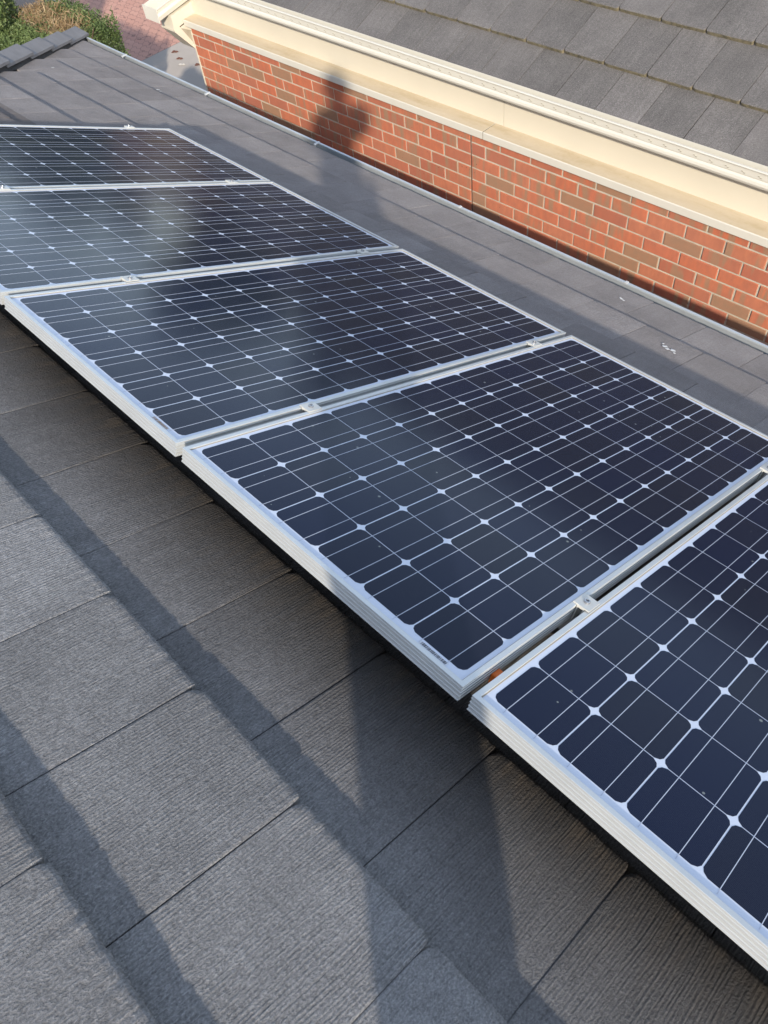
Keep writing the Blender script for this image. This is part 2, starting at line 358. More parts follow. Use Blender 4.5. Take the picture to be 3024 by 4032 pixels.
# ------------------------------------------------------------------ roof tiles
TW, TG = 0.2795, 0.340
def tile_course_set(mb, att, rows, ybutt, phase, x0, x1, zt, T, detail, hip=None, th=0.0245, seed=0, lift=0.0007):
    rg = random.Random(seed)
    for k in rows:
        yb0 = ybutt(k); n0 = math.floor((x0-phase(k))/TW); n1 = math.ceil((x1-phase(k))/TW)
        for n in range(n0, n1):
            xa = phase(k)+n*TW; xb = xa+TW
            xm = (xa+xb)/2
            if hip and xb < hip(yb0-TG-0.06): continue
            rnd = rg.random(); dy = rg.uniform(-0.0025, 0.0025); dz = rg.uniform(-lift, lift); tlt = rg.uniform(-0.0014, 0.0014)
            dx = rg.uniform(-0.0008, 0.0008)
            nx = detail(xm, yb0)
            if nx < 20 and hip: dz *= 0.15; tlt *= 0.15
            gap = (0.0008 if nx > 20 else 0.0010) if hip else 0.0020; bf = 1.0 if nx > 20 else 0.35; xa += gap+dx; xb += -gap+dx
            yb = yb0+dy; ya = yb0-TG-0.055
            R = (0.016 if hip else 0.013)+rg.uniform(0, 0.009 if hip else 0.004)
            cols = [xa, xa+0.0012, xa+0.004] + [xa+0.009+(xb-xa-0.018)*i/nx for i in range(nx+1)] + [xb-0.004, xb-0.0012, xb]
            m = len(cols)
            drop = [0.0012*bf, 0.0003*bf, 0.0] + [0.0]*(nx+1) + [0.0, 0.0003*bf, 0.0012*bf]
            ys = [(0.0, 0.0)]
            rowsP = []
            nrow = [ya, yb-0.20, yb-0.06, yb-0.016, yb-0.008, yb-0.003, yb, yb-0.0005]
            zz = [0, 0, 0, -0.0003, -0.0016, -0.0038, -0.0085, -th] if hip else [0, 0, 0, 0, -0.0003, -0.0018, -0.005, -th]
            base = len(mb.v)
            for j, yy in enumerate(nrow):
                for i, xx in enumerate(cols):
                    e = min(xx-xa, (xb-xx)*3.0) if hip else min(xx-xa, xb-xx); cr = 0.0
                    if e < R and j >= 3: cr = R-sqrt(max(0, R*R-(R-e)**2))
                    jit = 0.0
                    if j >= 4: jit = 0.0019*noise.noise(Vector((xx*75, k*3.1, rnd*9))) + 0.0012*noise.noise(Vector((xx*14, k*7.7, rnd*5)))
                    yv = yy-cr+jit
                    fr = (yv-(yb-TG))/TG
                    zv = zt-th+th*fr + dz + tlt*(xx-xm)/TW + zz[j] - (drop[i] if j < 7 else 0)
                    if j in (3, 4, 5) and nx > 10: zv += 0.0011*noise.noise(Vector((xx*90, k*1.3, rnd*3)))
                    xv = xx
                    if hip and xv < hip(yv): xv = hip(yv)
                    mb.v.append(tuple(T(xv, yv, zv))); att['tc'] += [xv, yv, rnd*3.0]; att['rndv'].append(rnd)
            F = []
            for j in range(len(nrow)-1):
                for i in range(m-1):
                    a = base+j*m+i; F.append(((a, a+1, a+m+1, a+m), 1 if j == 6 else 0))
            # side skirts
            for i, s in ((0, 1), (m-1, -1)):
                for j in range(len(nrow)-2):
                    p = [mb.v[base+j*m+i], mb.v[base+(j+1)*m+i]]
                    for q, jj in zip(p, (j, j+1)):
                        pass
                o = len(mb.v)
                for j in range(len(nrow)-1):
                    vx, vy = cols[i], nrow[j]
                    if hip and vx < hip(vy): vx = hip(vy)
                    cr = (R if i == 0 or not hip else R*0.8) if j >= 3 else 0
                    fr = (vy-cr-(yb-TG))/TG
                    mb.v.append(tuple(T(vx+0.0004*s, vy-cr, zt-2*th+th*fr+dz))); att['tc'] += [vx, vy, rnd*3.0]; att['rndv'].append(rnd)
                for j in range(len(nrow)-2):
                    F.append(((base+j*m+i, base+(j+1)*m+i, o+j+1, o+j), 0))
            for f, mi in F: mb.f.append(f); mb.mi.append(mi)

def finish_tiles(mb, att, name, mats, parent):
    me = bpy.data.meshes.new(name); me.from_pydata(mb.v, [], mb.f)
    for m_ in mats: me.materials.append(m_)
    me.polygons.foreach_set('material_index', mb.mi)
    a1 = me.attributes.new('tc', 'FLOAT_VECTOR', 'POINT'); a1.data.foreach_set('vector', att['tc'])
    a2 = me.attributes.new('rnd', 'FLOAT', 'POINT'); a2.data.foreach_set('value', att['rndv'])
    me.update(); o = bpy.data.objects.new(name, me); COL.objects.link(o); o.parent = parent; return o

# near house ------------------------------------------------------------
HS = 0.96
def hipx(y): return -2.79-(y-2.37)/HS
ZT = -0.140
yb_ = lambda k: 0.075+TG*k
ph_ = lambda k: (2.805 if k % 2 == 0 else 2.949-TW/2+TW/2)
house = tag(empty('house', (0, 0, GZ)), 'grey concrete tiled house roof in the foreground carrying the solar panels', 'house')
hp = Matrix.Translation((0, 0, -GZ))
def part(mb, name, mats, parent=house, smooth=False, **k):
    o = mb.obj(name, mats, parent, smooth, **k)
    if parent is not None: o.matrix_parent_inverse = parent.matrix_world.inverted()
    return o
bpy.context.view_layer.update()

mb = MB(); att = {'tc': [], 'rndv': []}
def det(x, y):
    if y < 0.2 and x > 0.5: return 56
    if y < 0.2: return 24
    return 14 if y > 1.5 and x > 0 else 8
tile_course_set(mb, att, range(-8, 9), yb_, ph_, -4.2, 6.2, ZT, RF, det, hipx, seed=3)
roof = finish_tiles(mb, att, 'roof', [M_tile, M_tile], house); roof.matrix_parent_inverse = house.matrix_world.inverted()
RY = -2.70                               # ridge
b = MB()
b.add([RF(hipx(2.78)+.02, 2.78, -0.20), RF(6.2, 2.78, -0.20), RF(6.2, RY, -0.20), RF(hipx(RY), RY, -0.20)], [(0,1,2,3)])
# the two hidden slopes: beyond the hip and behind the ridge
rl = RF(hipx(RY), RY, -0.165); el = RF(hipx(2.80), 2.80, -0.165)
b.add([rl, el, Vector((el.x, -8.0, el.z)), Vector((rl.x, -5.5, rl.z))], [(0,1,2,3)])
rr = RF(6.2, RY, -0.165)
b.add([rl, rr, Vector((6.2, -8.6, el.z)), Vector((el.x, -8.6, el.z))], [(0,3,2,1)])
part(b, 'roof_back', M_cap)

# hip caps
hd = Vector((1, -HS, 0)); hd.normalize()
n1 = Vector((HS, 1, 0)).normalized()
hG = RF(*hd); n2 = hG.cross(Vector((0, 1, 0))).normalized()
if n2.z < 0: n2 = -n2
d2 = hG.cross(n2).normalized()
if d2.x > 0: d2 = -d2
P0 = Vector((hipx(2.80), 2.80, 0))
CL = 0.45
for i in range(13):
    s0 = i*CL-0.02; s1 = s0+CL+0.05
    b = MB(); V = []
    nseg = 6
    for j in range(nseg+1):
        s = s0+(s1-s0)*j/nseg
        up = 0.022*(1-(s-s0)/(s1-s0))            # the lower end rides over the cap below
        wv = 0.0015*noise.noise(Vector((s*9, i*2.0, 0)))
        c = P0+hd*s
        crest = RF(c.x, c.y, -0.098+up+wv)
        w1 = RF(*(c+n1*0.105+Vector((0, 0, -0.128+up+wv))))
        w2 = crest+d2*0.13+Vector((0, 0, -0.008))
        t = Vector((0, 0, -0.016))
        V.append([w1, crest, w2, w2+t, crest+t, w1+t])
    vs = [v for r in V for v in r]; fs = []
    for j in range(nseg):
        for q in range(6): fs.append((j*6+q, j*6+(q+1) % 6, (j+1)*6+(q+1) % 6, (j+1)*6+q))
    fs += [(0,1,2,3,4,5), tuple(range(nseg*6, nseg*6+6))]
    b.add(vs, fs); part(b, 'hip_cap', M_cap)
b = MB(); vs = []; N = 110
for j in range(N+1):
    s = 5.45*j/N; c = P0+hd*s; ph = (s+0.02) % CL/CL
    up = 0.022*(1-ph)
    o1 = 0.104+0.006*noise.noise(Vector((s*14, 0, 0))); o2 = 0.112+0.012*noise.noise(Vector((s*18, 3, 0)))
    vs += [RF(*(c+n1*(o1-0.012)+Vector((0, 0, -0.142+up)))), RF(*(c+n1*o2+Vector((0, 0, -0.168))))]
b.add(vs, [(2*j, 2*j+1, 2*j+3, 2*j+2) for j in range(N)]); part(b, 'pointing', M_point)

# gutter of the near house
def XYZ(t, u, v): return Vector((t, u, v))
gx0, gx1 = -3.36, 6.3
ge = RF(0, 2.795, -0.165)
Yf, Yb, Zl, Zb = 2.532, 2.425, -1.318, -1.410
prof = [(Yb, Zl+0.0), (Yb, Zb), (Yf-0.004, Zb), (Yf, Zb+0.006), (Yf, Zl-0.004), (Yf-0.002, Zl), (Yf-0.014, Zl), (Yf-0.016, Zl-0.006),
        (Yf-0.0145, Zl-0.006), (Yf-0.013, Zl-0.0015), (Yf-0.003, Zl-0.0015), (Yf-0.002, Zl-0.005), (Yf-0.002, Zb+0.030), (Yf-0.006, Zb+0.026), (Yf-0.006, Zb+0.0015), (Yb+0.0015, Zb+0.0015), (Yb+0.0015, Zl)]
b = MB(); b.prism(prof, gx0, gx1, XYZ); b.box((gx0-0.002, Yb, Zb), (gx0, Yf, Zl))
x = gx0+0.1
while x < gx1: b.box((x, Yf-0.0032, Zl-0.052), (x+0.034, Yf-0.0021, Zl-0.046), mi=1); x += 0.1085  # daylight through the overflow slots, painted as pale strips
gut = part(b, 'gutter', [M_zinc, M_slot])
for cx in (-2.541, -1.442, -0.26, 0.95, 2.05, 3.15):
    big = cx < 0
    b = MB(); b.box((cx-0.008, Yf-0.04 if big else Yf-0.016, Zl-0.004), (cx+0.008, Yf+0.002, Zl+0.0025), bev=0.001)
    if big: b.box((cx-0.008, Yf-0.042, Zl-0.03), (cx+0.008, Yf-0.0395, Zl+0.0025))
    part(b, 'gutter_clip', M_zinc2, gut)
# fascia, soffit, walls of the near house
b = MB(); b.box((gx0+0.02, Yb-0.03, Zb-0.09), (gx1, Yb-0.003, Zb+0.075)); part(b, 'fascia', M_cream)
b = MB(); b.box((-2.9, -8.1, GZ), (6.1, 1.95, Zb-0.06)); part(b, 'wall', M_brick)

# ------------------------------------------------------------------ solar panels
PWD, PLN, PER = 0.808, 1.580, 0.82854
CX, CY = 0.12771, 0.12713
def make_panel():
    root = empty('solar_panel')
    # frame: one profile swept round with mitred corners
    pr = [(0.026, -0.0355), (0.0, -0.0355), (0.0, -0.0335), (0.0011, -0.0328), (0.0011, -0.0262), (0.0, -0.0256), (0.0, -0.0246), (0.0011, -0.0240),
          (0.0011, -0.0172), (0.0, -0.0166), (0.0, -0.0156), (0.0011, -0.0150), (0.0011, -0.0082), (0.0, -0.0076), (0.0, -0.0066), (0.0009, -0.0060), (0.0009, -0.0030), (0.0, -0.0024), (0.0, -0.0006), (0.0006, 0.0),
          (0.0102, 0.0), (0.0108, -0.0006), (0.0110, -0.0036), (0.0016+0.003, -0.0040), (0.0046, -0.0340), (0.026, -0.0340)]
    b = MB(); n = len(pr); vs = []
    for (sx, sy, x0, y0) in ((1, 1, 0, 0), (-1, 1, PWD, 0), (-1, -1, PWD, PLN), (1, -1, 0, PLN)):
        vs += [(x0+sx*d, y0+sy*d, z) for d, z in pr]
    fs = [(c*n+i, c*n+(i+1) % n, ((c+1) % 4)*n+(i+1) % n, ((c+1) % 4)*n+i) for c in range(4) for i in range(n)]
    b.add(vs, fs); fr = b.obj('frame', M_frame, root)
    # dirty seal between frame and glass along the upper and left edges; wide eave strip paints in the sunlit lip
    b = MB()
    b.box((0.0112, 0.0112, -0.0034), (0.0126, PLN-0.0112, -0.0027)); b.box((0.0126, 0.0112, -0.0034), (PWD-0.0112, 0.0122, -0.0027))
    b.box((0.0126, PLN-0.0155, -0.0034), (PWD-0.0112, PLN-0.0112, -0.0020)); b.box((PWD-0.0122, 0.0122, -0.0034), (PWD-0.0112, PLN-0.0122, -0.0027))
    b.obj('seal_sunlit_lip', M_seal_lip, fr)
    b = MB(); b.box((0.006, 0.006, -0.007), (PWD-0.006, PLN-0.006, -0.0036)); b.obj('glass_sheet', M_sheet, root)
    b = MB(); rv = []
    hx, hy, c1, c2 = 0.0625, 0.06270, 0.0118, 0.0050
    zc = -0.00335
    for i in range(6):
        for j in range(12):
            cx = PWD/2+(i-2.5)*CX; cy = PLN/2+(j-5.5)*CY; r = random.random()
            oct_ = []
            for sx, sy in ((1, 1), (-1, 1), (-1, -1), (1, -1)):
                q = [(hx*sx, (hy-c1)*sy), ((hx-c2*0.72)*sx, (hy-c2*0.95)*sy), ((hx-c1)*sx, hy*sy)]
                oct_ += q if sx*sy > 0 else q[::-1]
            b.add([(cx+a, cy+c, zc) for a, c in oct_], [tuple(range(12))]); rv += [r]*12
    b.obj('solar_cells', M_cell, root, attrs={'rnd': ('POINT', 'FLOAT', rv), 'keep': ('POINT', 'FLOAT', rv)})
    b = MB()
    for i in range(6):
        for s in (-1, 1):
            xx = PWD/2+(i-2.5)*CX+s*0.0312
            b.box((xx-0.00062, PLN/2-6*CY-0.010, -0.0034), (xx+0.00062, PLN/2+6*CY+0.010, zc+0.0002))
    b.obj('busbars', M_ribbon, root)
    return root
rotp = (-SL, 0, 0)
LP = ['solar panel farthest from the camera, its far clamp facing the hip of the roof',
      'solar panel second from the far end, left corner cut by the picture edge',
      'middle solar panel of the row with a small rust coloured label strip',
      'large solar panel nearest the centre with the black barcode on its margin',
      'solar panel at the lower right corner, partly out of the picture']
proto = make_panel(); panels = []
for k in range(5):
    p = proto if k == 0 else copy_tree(proto)
    p.location = RF(k*PER + (0.0012, -0.0008, 0.0, 0.001, 0.0)[k], (0.002, 0.0, -0.001, 0.0, 0.001)[k], (-0.001, 0.0, -0.001, 0.0, -0.0015)[k]); p.rotation_euler = rotp
    tag(p, LP[k], 'solar panel', 'solar panels mounted in a row on the roof'); panels.append(p)
def barcode(parent, mat, x0, x1, seed):
    rg = random.Random(seed); b = MB(); b.box((x0-0.004, 0.0128, -0.0035), (x1+0.004, 0.0228, -0.0032)); la = b.obj('label', M_label, parent)
    b = MB(); x = x0
    while x < x1:
        w = rg.choice((0.0006, 0.0006, 0.0012, 0.0018)); b.box((x, 0.0150, -0.00325), (x+w, 0.0222, -0.0030)); x += w+rg.choice((0.0006, 0.0008, 0.0014))
    b.obj('barcode', mat, la)
barcode(panels[3], M_ink, 0.697, 0.754, 4)
barcode(panels[2], M_rust, 0.690, 0.746, 5)

# mounting rails with their clamps
for ry, lab in ((0.378, 'aluminium mounting rail under the panels nearer the camera, with mid clamps'), (1.362, 'aluminium mounting rail under the eave half of the panels, with mid clamps')):
    root = empty('mounting_rail', RF(0, ry, -0.0365), rotp); tag(root, lab, 'rail', 'rails under the solar panels')
    b = MB(); b.prism([(-0.02, -0.001), (-0.02, -0.041), (0.02, -0.041), (0.02, -0.001), (0.006, -0.001), (0.006, -0.006), (-0.006, -0.006), (-0.006, -0.001)], -0.05, 4.3, XYZ); b.obj('rail', M_rail, root)
    for xx in (0.35, 1.45, 2.55, 3.65):
        b = MB(); b.box((xx-0.02, -0.05, -0.115), (xx+0.02, -0.021, -0.042)); b.box((xx-0.02, -0.021, -0.06), (xx+0.02, -0.0205, -0.01)); b.obj('bracket', M_bolt, root)
    for i in range(0, 5):
        gx = i*PER-(PER-PWD)/2
        b = MB(); L = 0.021; w = (PER-PWD)/2
        top = 0.0365+0.0002
        if i == 0:
            b.box((gx-0.006, -L, 0.0), (gx+w+0.010, L, top+0.0030), bev=0.001)
        else:
            b.prism([(-w-0.008, top), (-w-0.008, top+0.0028), (w+0.008, top+0.0028), (w+0.008, top), (w-0.002, top), (w-0.002, -0.0), (w-0.0045, 0.0), (w-0.0045, top-0.004), (-w+0.0045, top-0.004), (-w+0.0045, 0.0), (-w+0.002, 0.0), (-w+0.002, top)], -L, L, lambda t, u, v, g=gx: Vector((g+u, t, v)))
        cl = b.obj('clamp', M_clamp, root)
        b = MB(); z0 = top+0.0026
        ring = lambda r, z: [(gx+r*cos(2*pi*q/16), r*sin(2*pi*q/16), z) for q in range(16)]
        vs = ring(0.0068, z0)+ring(0.0068, z0+0.0038)+ring(0.0060, z0+0.0046)+ring(0.0036, z0+0.0046)+ring(0.0030, z0+0.0014)
        b.add(vs, [(r*16+q, r*16+(q+1) % 16, (r+1)*16+(q+1) % 16, (r+1)*16+q) for r in range(4) for q in range(16)]+[tuple(range(64, 80))])
        b.obj('bolt', M_bolt, cl)

# orange connector and cable under the gap
b = MB(); gx = 4*PER-0.010
R2 = lambda x, y, z: RF(x, y, z)
b.box((gx-0.0085, 0.088, -0.045), (gx+0.0085, 0.110, -0.022), R2, bev=0.002)
tag(b.obj('cable_clip', M_orange), 'small orange plastic clip in the gap between the two nearest panels', 'cable clip')
b = MB(); b.tube([RF(gx-0.25, 0.20, -0.115), RF(gx-0.06, 0.17, -0.085), RF(gx-0.002, 0.112, -0.042), RF(gx+0.004, 0.17, -0.050), RF(gx+0.0, 0.26, -0.09), RF(gx+0.12, 0.30, -0.11)], 0.0032, 8)
tag(b.obj('cable', M_black, smooth=True), 'thin black cable below the gap beside the orange clip', 'cable')

# ------------------------------------------------------------------ neighbouring building
YAW = 0.0105
def NB(X, Yo, Z): return Vector((X-YAW*Yo, 3.2846+YAW*(X-2)+Yo, Z))     # Yo = distance behind the wall face
nb = tag(empty('brick_building', (0, 6.0, GZ)), 'red brick building with cream fascia and grey tiled roof across the gap', 'building')
bpy.context.view_layer.update()
def npart(mb_, name, mats, parent=nb, smooth=False, **k):
    o = mb_.obj(name, mats, parent, smooth, **k); o.matrix_parent_inverse = parent.matrix_world.inverted(); return o
XL, XR, CJ = -2.70, 7.5, 0.365
ZB0, CH = -1.462, 0.0855
b = MB(); tc = []; rv = []; rg = random.Random(11)
def brick(xa, xb, z0, z1):
    r = rg.random(); j = lambda: rg.uniform(-0.0014, 0.0014)
    y = rg.uniform(-0.0015, 0.0015); e = 0.0022; g = 0.0058
    xa += g+j(); xb -= g+j(); z0 += g*0.95; z1 -= g*0.95
    if xb-xa < 0.02: return
    P = [NB(xa, y+e, z0), NB(xb, y+e, z0), NB(xb, y+e, z1), NB(xa, y+e, z1), NB(xa+e, y, z0+e), NB(xb-e, y, z0+e), NB(xb-e, y, z1-e), NB(xa+e, y, z1-e),
         NB(xa, 0.02, z0), NB(xb, 0.02, z0), NB(xb, 0.02, z1), NB(xa, 0.02, z1)]
    b.add(P, [(4,5,6,7), (0,1,5,4), (1,2,6,5), (2,3,7,6), (3,0,4,7), (8,9,1,0), (9,10,2,1), (10,11,3,2), (11,8,0,3)])
    for q in P: tc.extend([q.x, q.z, r])
    rv.extend([r]*12)
for row in range(-1, 28):
    z1 = ZB0-row*CH; z0 = z1-CH
    if row == -1: z1 = -1.372
    half = row % 2 == 0
    x = CJ+0.002; first = True
    while x < XR:
        w = 0.12 if (first and half) else (0.2255 if first else 0.24)
        if first and not half: w = 0.24
        brick(x, min(x+w, XR), z0, z1); x += w; first = False
    x = CJ-0.002; first = True
    while x > XL+0.005:
        w = 0.12 if (first and half) else 0.24
        brick(max(x-w, XL), x, z0, z1); x -= w; first = False
me_at = {'tc': ('POINT', 'FLOAT_VECTOR', tc), 'rnd': ('POINT', 'FLOAT', rv)}
wl = npart(b, 'wall', M_brick, attrs=me_at)
b = MB(); b.box((XL+0.003, 0.0055, GZ), (CJ-0.003, 0.11, -1.372), NB); b.box((CJ+0.003, 0.0055, GZ), (XR, 0.11, -1.372), NB)
b.box((XL+0.003, 0.112, GZ), (XR, 4.0, -1.372), NB); npart(b, 'mortar', M_mortar, wl)
b = MB(); b.box((CJ-0.0028, 0.0016, GZ), (CJ+0.0028, 0.10, -1.372), NB); npart(b, 'control_joint', M_control, wl)
b = MB(); b.box((XL-0.012, -0.002, GZ), (XL-0.0005, 0.10, -1.44), NB); npart(b, 'corner_trim', M_cream)
# ledge: pale front strip, stained top, joint at x=.47-.565
Lf, Zlb, Zlt = -0.040, -1.386, -1.340
JX = 0.50
for xa, xb in ((XL-0.01, JX-0.003), (JX+0.003, XR)):
    b = MB(); b.prism([(Lf, Zlb), (Lf, Zlt-0.004), (Lf+0.004, Zlt), (0.088, Zlt+0.002), (0.088, Zlb)], xa, xb, NB)
    o = npart(b, 'ledge', [M_trim, M_ledge]); 
    for pl in o.data.polygons:
        if abs(pl.normal.z) > 0.9 and pl.center.z > Zlt-0.02: pl.material_index = 1
b = MB(); b.box((JX-0.0029, Lf+0.003, Zlb+0.002), (JX+0.0029, 0.085, Zlt-0.001), NB); npart(b, 'joint_filler', M_dark)
# fascia boards
for xa, xb in ((XL-0.03, 0.5625), (0.5665, XR)):
    b = MB(); b.box((xa, 0.085, Zlt-0.03), (xb, 0.105, -1.085), NB); npart(b, 'fascia', M_cream)
b = MB(); b.box((0.562, 0.0885, Zlt), (0.567, 0.10, -1.09), NB); npart(b, 'fascia_joint', M_dark)
# main gutter (high fronted quad)
gf, gb_ = -0.025, 0.083
zt_, zb_ = -1.030, -1.124
gp = [(gb_, zt_-0.03), (gb_, zb_+0.012), (gf+0.045, zb_), (gf+0.020, zb_+0.001), (gf+0.006, zb_+0.008), (gf, zb_+0.022), (gf+0.002, zb_+0.036), (gf+0.008, zb_+0.046), (gf+0.006, zb_+0.052),
      (gf+0.005, zt_-0.012), (gf, zt_-0.009), (gf-0.002, zt_-0.003), (gf+0.002, zt_), (gf+0.010, zt_), (gf+0.010, zt_-0.010), (gf+0.0085, zt_-0.010), (gf+0.0085, zb_+0.05), (gf+0.012, zb_+0.044), (gf+0.004, zb_+0.030), (gf+0.010, zb_+0.010), (gf+0.03, zb_+0.003), (gb_-0.002, zb_+0.015), (gb_-0.002, zt_-0.03)]
b = MB(); b.prism(gp, -2.74, XR, NB)
x = -2.6
while x < 4:
    for q in (0, 1): b.box((x+q*0.012, gf+0.0030, zt_-0.030-q*0.006), (x+q*0.012+0.009, gf+0.0052, zt_-0.0265-q*0.006), NB, mi=1)
    x += 0.088
ng = npart(b, 'gutter', [M_cream2, simple('slot_shadow_paint', (0.42, 0.38, 0.29), 0.6)])
# projecting eave at the left end: gutter trough running towards the viewer, boxed end below it
gz = lambda y: (y-3.0)*0.17
def GA(t, u, v): return Vector((u, t, v+gz(t)))
tr = [(-2.93, -1.205), (-2.93, -1.292), (-2.905, -1.302), (-2.765, -1.302), (-2.735, -1.288), (-2.727, -1.255), (-2.735, -1.235), (-2.732, -1.215), (-2.728, -1.205), (-2.740, -1.203), (-2.742, -1.212), (-2.744, -1.235), (-2.737, -1.258), (-2.745, -1.283), (-2.767, -1.297), (-2.905, -1.297), (-2.925, -1.29), (-2.925, -1.205)]
b = MB(); b.prism(tr, 2.995, 3.60, GA); b.box((-2.932, 2.991, -1.303), (-2.727, 2.996, -1.200))
npart(b, 'gutter_return', M_cream2)
pz = [(3.362, -1.245), (3.104, -1.285), (3.096, -1.395), (3.243, -1.570), (3.27, -1.570), (3.27, -1.395), (3.362, -1.348)]
b = MB(); b.prism(pz, -2.90, -2.722, XYZ); npart(b, 'eave_box', M_cream)
b = MB()
b.prism([(3.155, -1.386), (3.361, -1.348), (3.361, -1.342), (3.155, -1.378)], -2.722, -2.7205, XYZ, mi=0)
npart(b, 'slot', M_dark)
b = MB(); b.prism([(3.093, -1.400), (3.093, -1.385), (3.105, -1.392), (3.248, -1.560), (3.248, -1.585), (3.240, -1.583)], -2.91, -2.712, XYZ); npart(b, 'eave_trim', M_cream)
b = MB(); b.prism([(3.160, -1.392), (3.245, -1.440), (3.245, -1.545)], -2.7215, -2.7195, XYZ); npart(b, 'painted_shade_panel', simple('shaded_cream_sheet', (0.42, 0.37, 0.27), 0.6))  # shadowed triangle of the box end, its shade painted as darker cream
# roof of the neighbouring building
ye0, ze0 = 3.345, -1.098
def NT_(x, y, z):          # y = distance DOWN slope (negative is up), z off the roof
    Yo = -(y*cS + z*sS); Z = -y*sS + z*cS
    v = NB(-x, Yo+(ye0-3.2846), Z+ze0); v.y += YAW*0; return v
mb = MB(); att = {'tc': [], 'rndv': []}
PHN = -(1.890-0.003)
tile_course_set(mb, att, range(-13, 1), lambda k: 0.0+TG*k, lambda k: PHN+(0 if k % 2 else TW/2), -7.4, 2.95, 0.0, NT_, lambda x, y: 18 if y > -1.5 else 6, seed=9, th=0.027)
nr = finish_tiles(mb, att, 'roof', [M_tile2, M_moss], nb); nr.matrix_parent_inverse = nb.matrix_world.inverted()
b = MB()
b.add([NT_(-7.4, 0.0, -0.05), NT_(3.0, 0.0, -0.05), NT_(3.0, -4.75, -0.05), NT_(-7.4, -4.75, -0.05)], [(0,1,2,3)])
top = NT_(-7.4, -4.75, -0.02); top2 = NT_(3.0, -4.75, -0.02)
b.add([top, top2, Vector((top2.x, top2.y+4.3, ze0)), Vector((top.x, top.y+4.3, ze0))], [(0,1,2,3)])
npart(b, 'roof_back', M_cap)
# ------------------------------------------------------------------ hedge and conifer
def leaves(b, rv, pts, size, rg, up=0.5, blades=False):
    for (p, nrm) in pts:
        a = Vector((rg.gauss(0, 1), rg.gauss(0, 1), rg.gauss(0, 1)*0.6+up)).normalized()
        t = a.cross(Vector((rg.gauss(0, 1), rg.gauss(0, 1), rg.gauss(0, 1)))).normalized()
        L = size*rg.uniform(0.6, 1.5); w = L*(0.10 if blades else 0.32)
        P = [p-t*w*0.5, p+t*w*0.5, p+a*L*0.6+t*w*0.55, p+a*L, p+a*L*0.6-t*w*0.55]
        b.add(P, [(0,1,2,3,4)]); rv += [min(1, max(0, nrm+rg.uniform(-0.3, 0.3)))]*5
rgh = random.Random(21)
HX0, HX1, HY0, HY1, HT = -7.65, -6.15, 3.10, 4.22, -2.36
root = tag(empty('clipped_hedge', (-6.9, 3.75, GZ)), 'clipped green hedge with bare brown cut twigs on top, beyond the roof corner', 'hedge')
bpy.context.view_layer.update()
def hpart(mb_, name, mats, parent, smooth=False, **k):
    o = mb_.obj(name, mats, parent, smooth, **k); o.matrix_parent_inverse = parent.matrix_world.inverted(); return o
b = MB(); rv = []; pts = []
def hz(x, y):  # top surface with rounded shoulders
    e = min(x-HX0, HX1-x, y-HY0, HY1-y); return HT+0.06*noise.noise(Vector((x*2.5, y*2.5, 0)))-max(0, 0.22-e)**2*3.5
for _ in range(26000):
    x = rgh.uniform(HX0, HX1); y = rgh.uniform(HY0, HY1); z = hz(x, y)
    bare = noise.noise(Vector((x*1.7, y*1.7, 4)))*0.25 + (1-abs((y-3.72)/0.36))*0.7
    if bare > 0.30 and rgh.random() < 0.75: continue
    pts.append((Vector((x, y, z-rgh.uniform(0, 0.12))), 0.55))
for _ in range(48000):
    s = rgh.random(); z = rgh.uniform(-3.7, HT)
    if s < 0.42: p = Vector((rgh.uniform(HX0, HX1), HY0+rgh.uniform(-.03, .08), z))
    elif s < 0.72: p = Vector((rgh.uniform(HX0, HX1), HY1-rgh.uniform(-.03, .08), z))
    else: p = Vector((HX1-rgh.uniform(-.03, .08), rgh.uniform(HY0, HY1), z))
    p += Vector((0.05, 0.05, 0))*noise.noise(p*4); pts.append((p, 0.42+0.35*noise.noise(p*3)))
for _ in range(160):   # the stray shoot at the corner
    t = rgh.random(); p = Vector((-6.25+0.03*t, 4.24+0.02*t, -2.9+0.6*t))+Vector((rgh.gauss(0, .012), rgh.gauss(0, .012), 0))*(1.1-t); pts.append((p, 0.5))
leaves(b, rv, pts, 0.026, rgh)
hpart(b, 'foliage', M_leaf, root, attrs={'rnd': ('POINT', 'FLOAT', rv), 'keep': ('POINT', 'FLOAT', rv)})
b = MB(); rv = []; pts = []
for _ in range(4200):
    x = rgh.uniform(HX0+0.1, HX1-0.15); y = rgh.gauss(3.78, 0.13); y = min(HY1-0.08, max(HY0+0.2, y))
    pts.append((Vector((x, y, hz(x, y)-rgh.uniform(-0.02, 0.12))), 0.5+0.4*noise.noise(Vector((x*6, y*6, 1)))))
leaves(b, rv, pts, 0.05, rgh, 0.9, True)
hpart(b, 'cut_twigs', M_twig, root, attrs={'rnd': ('POINT', 'FLOAT', rv), 'keep': ('POINT', 'FLOAT', rv)})
b = MB(); b.box((HX0+0.14, HY0+0.14, GZ), (HX1-0.14, HY1-0.14, HT-0.22)); 
for i in range(9):
    x = HX0+0.25+i*0.17; b.tube([(x, 3.7, HT-0.4), (x+rgh.uniform(-.1, .1), 3.7+rgh.uniform(-.3, .3), HT-0.02)], [0.014, 0.006], 6)
hpart(b, 'branches', M_bark, root)

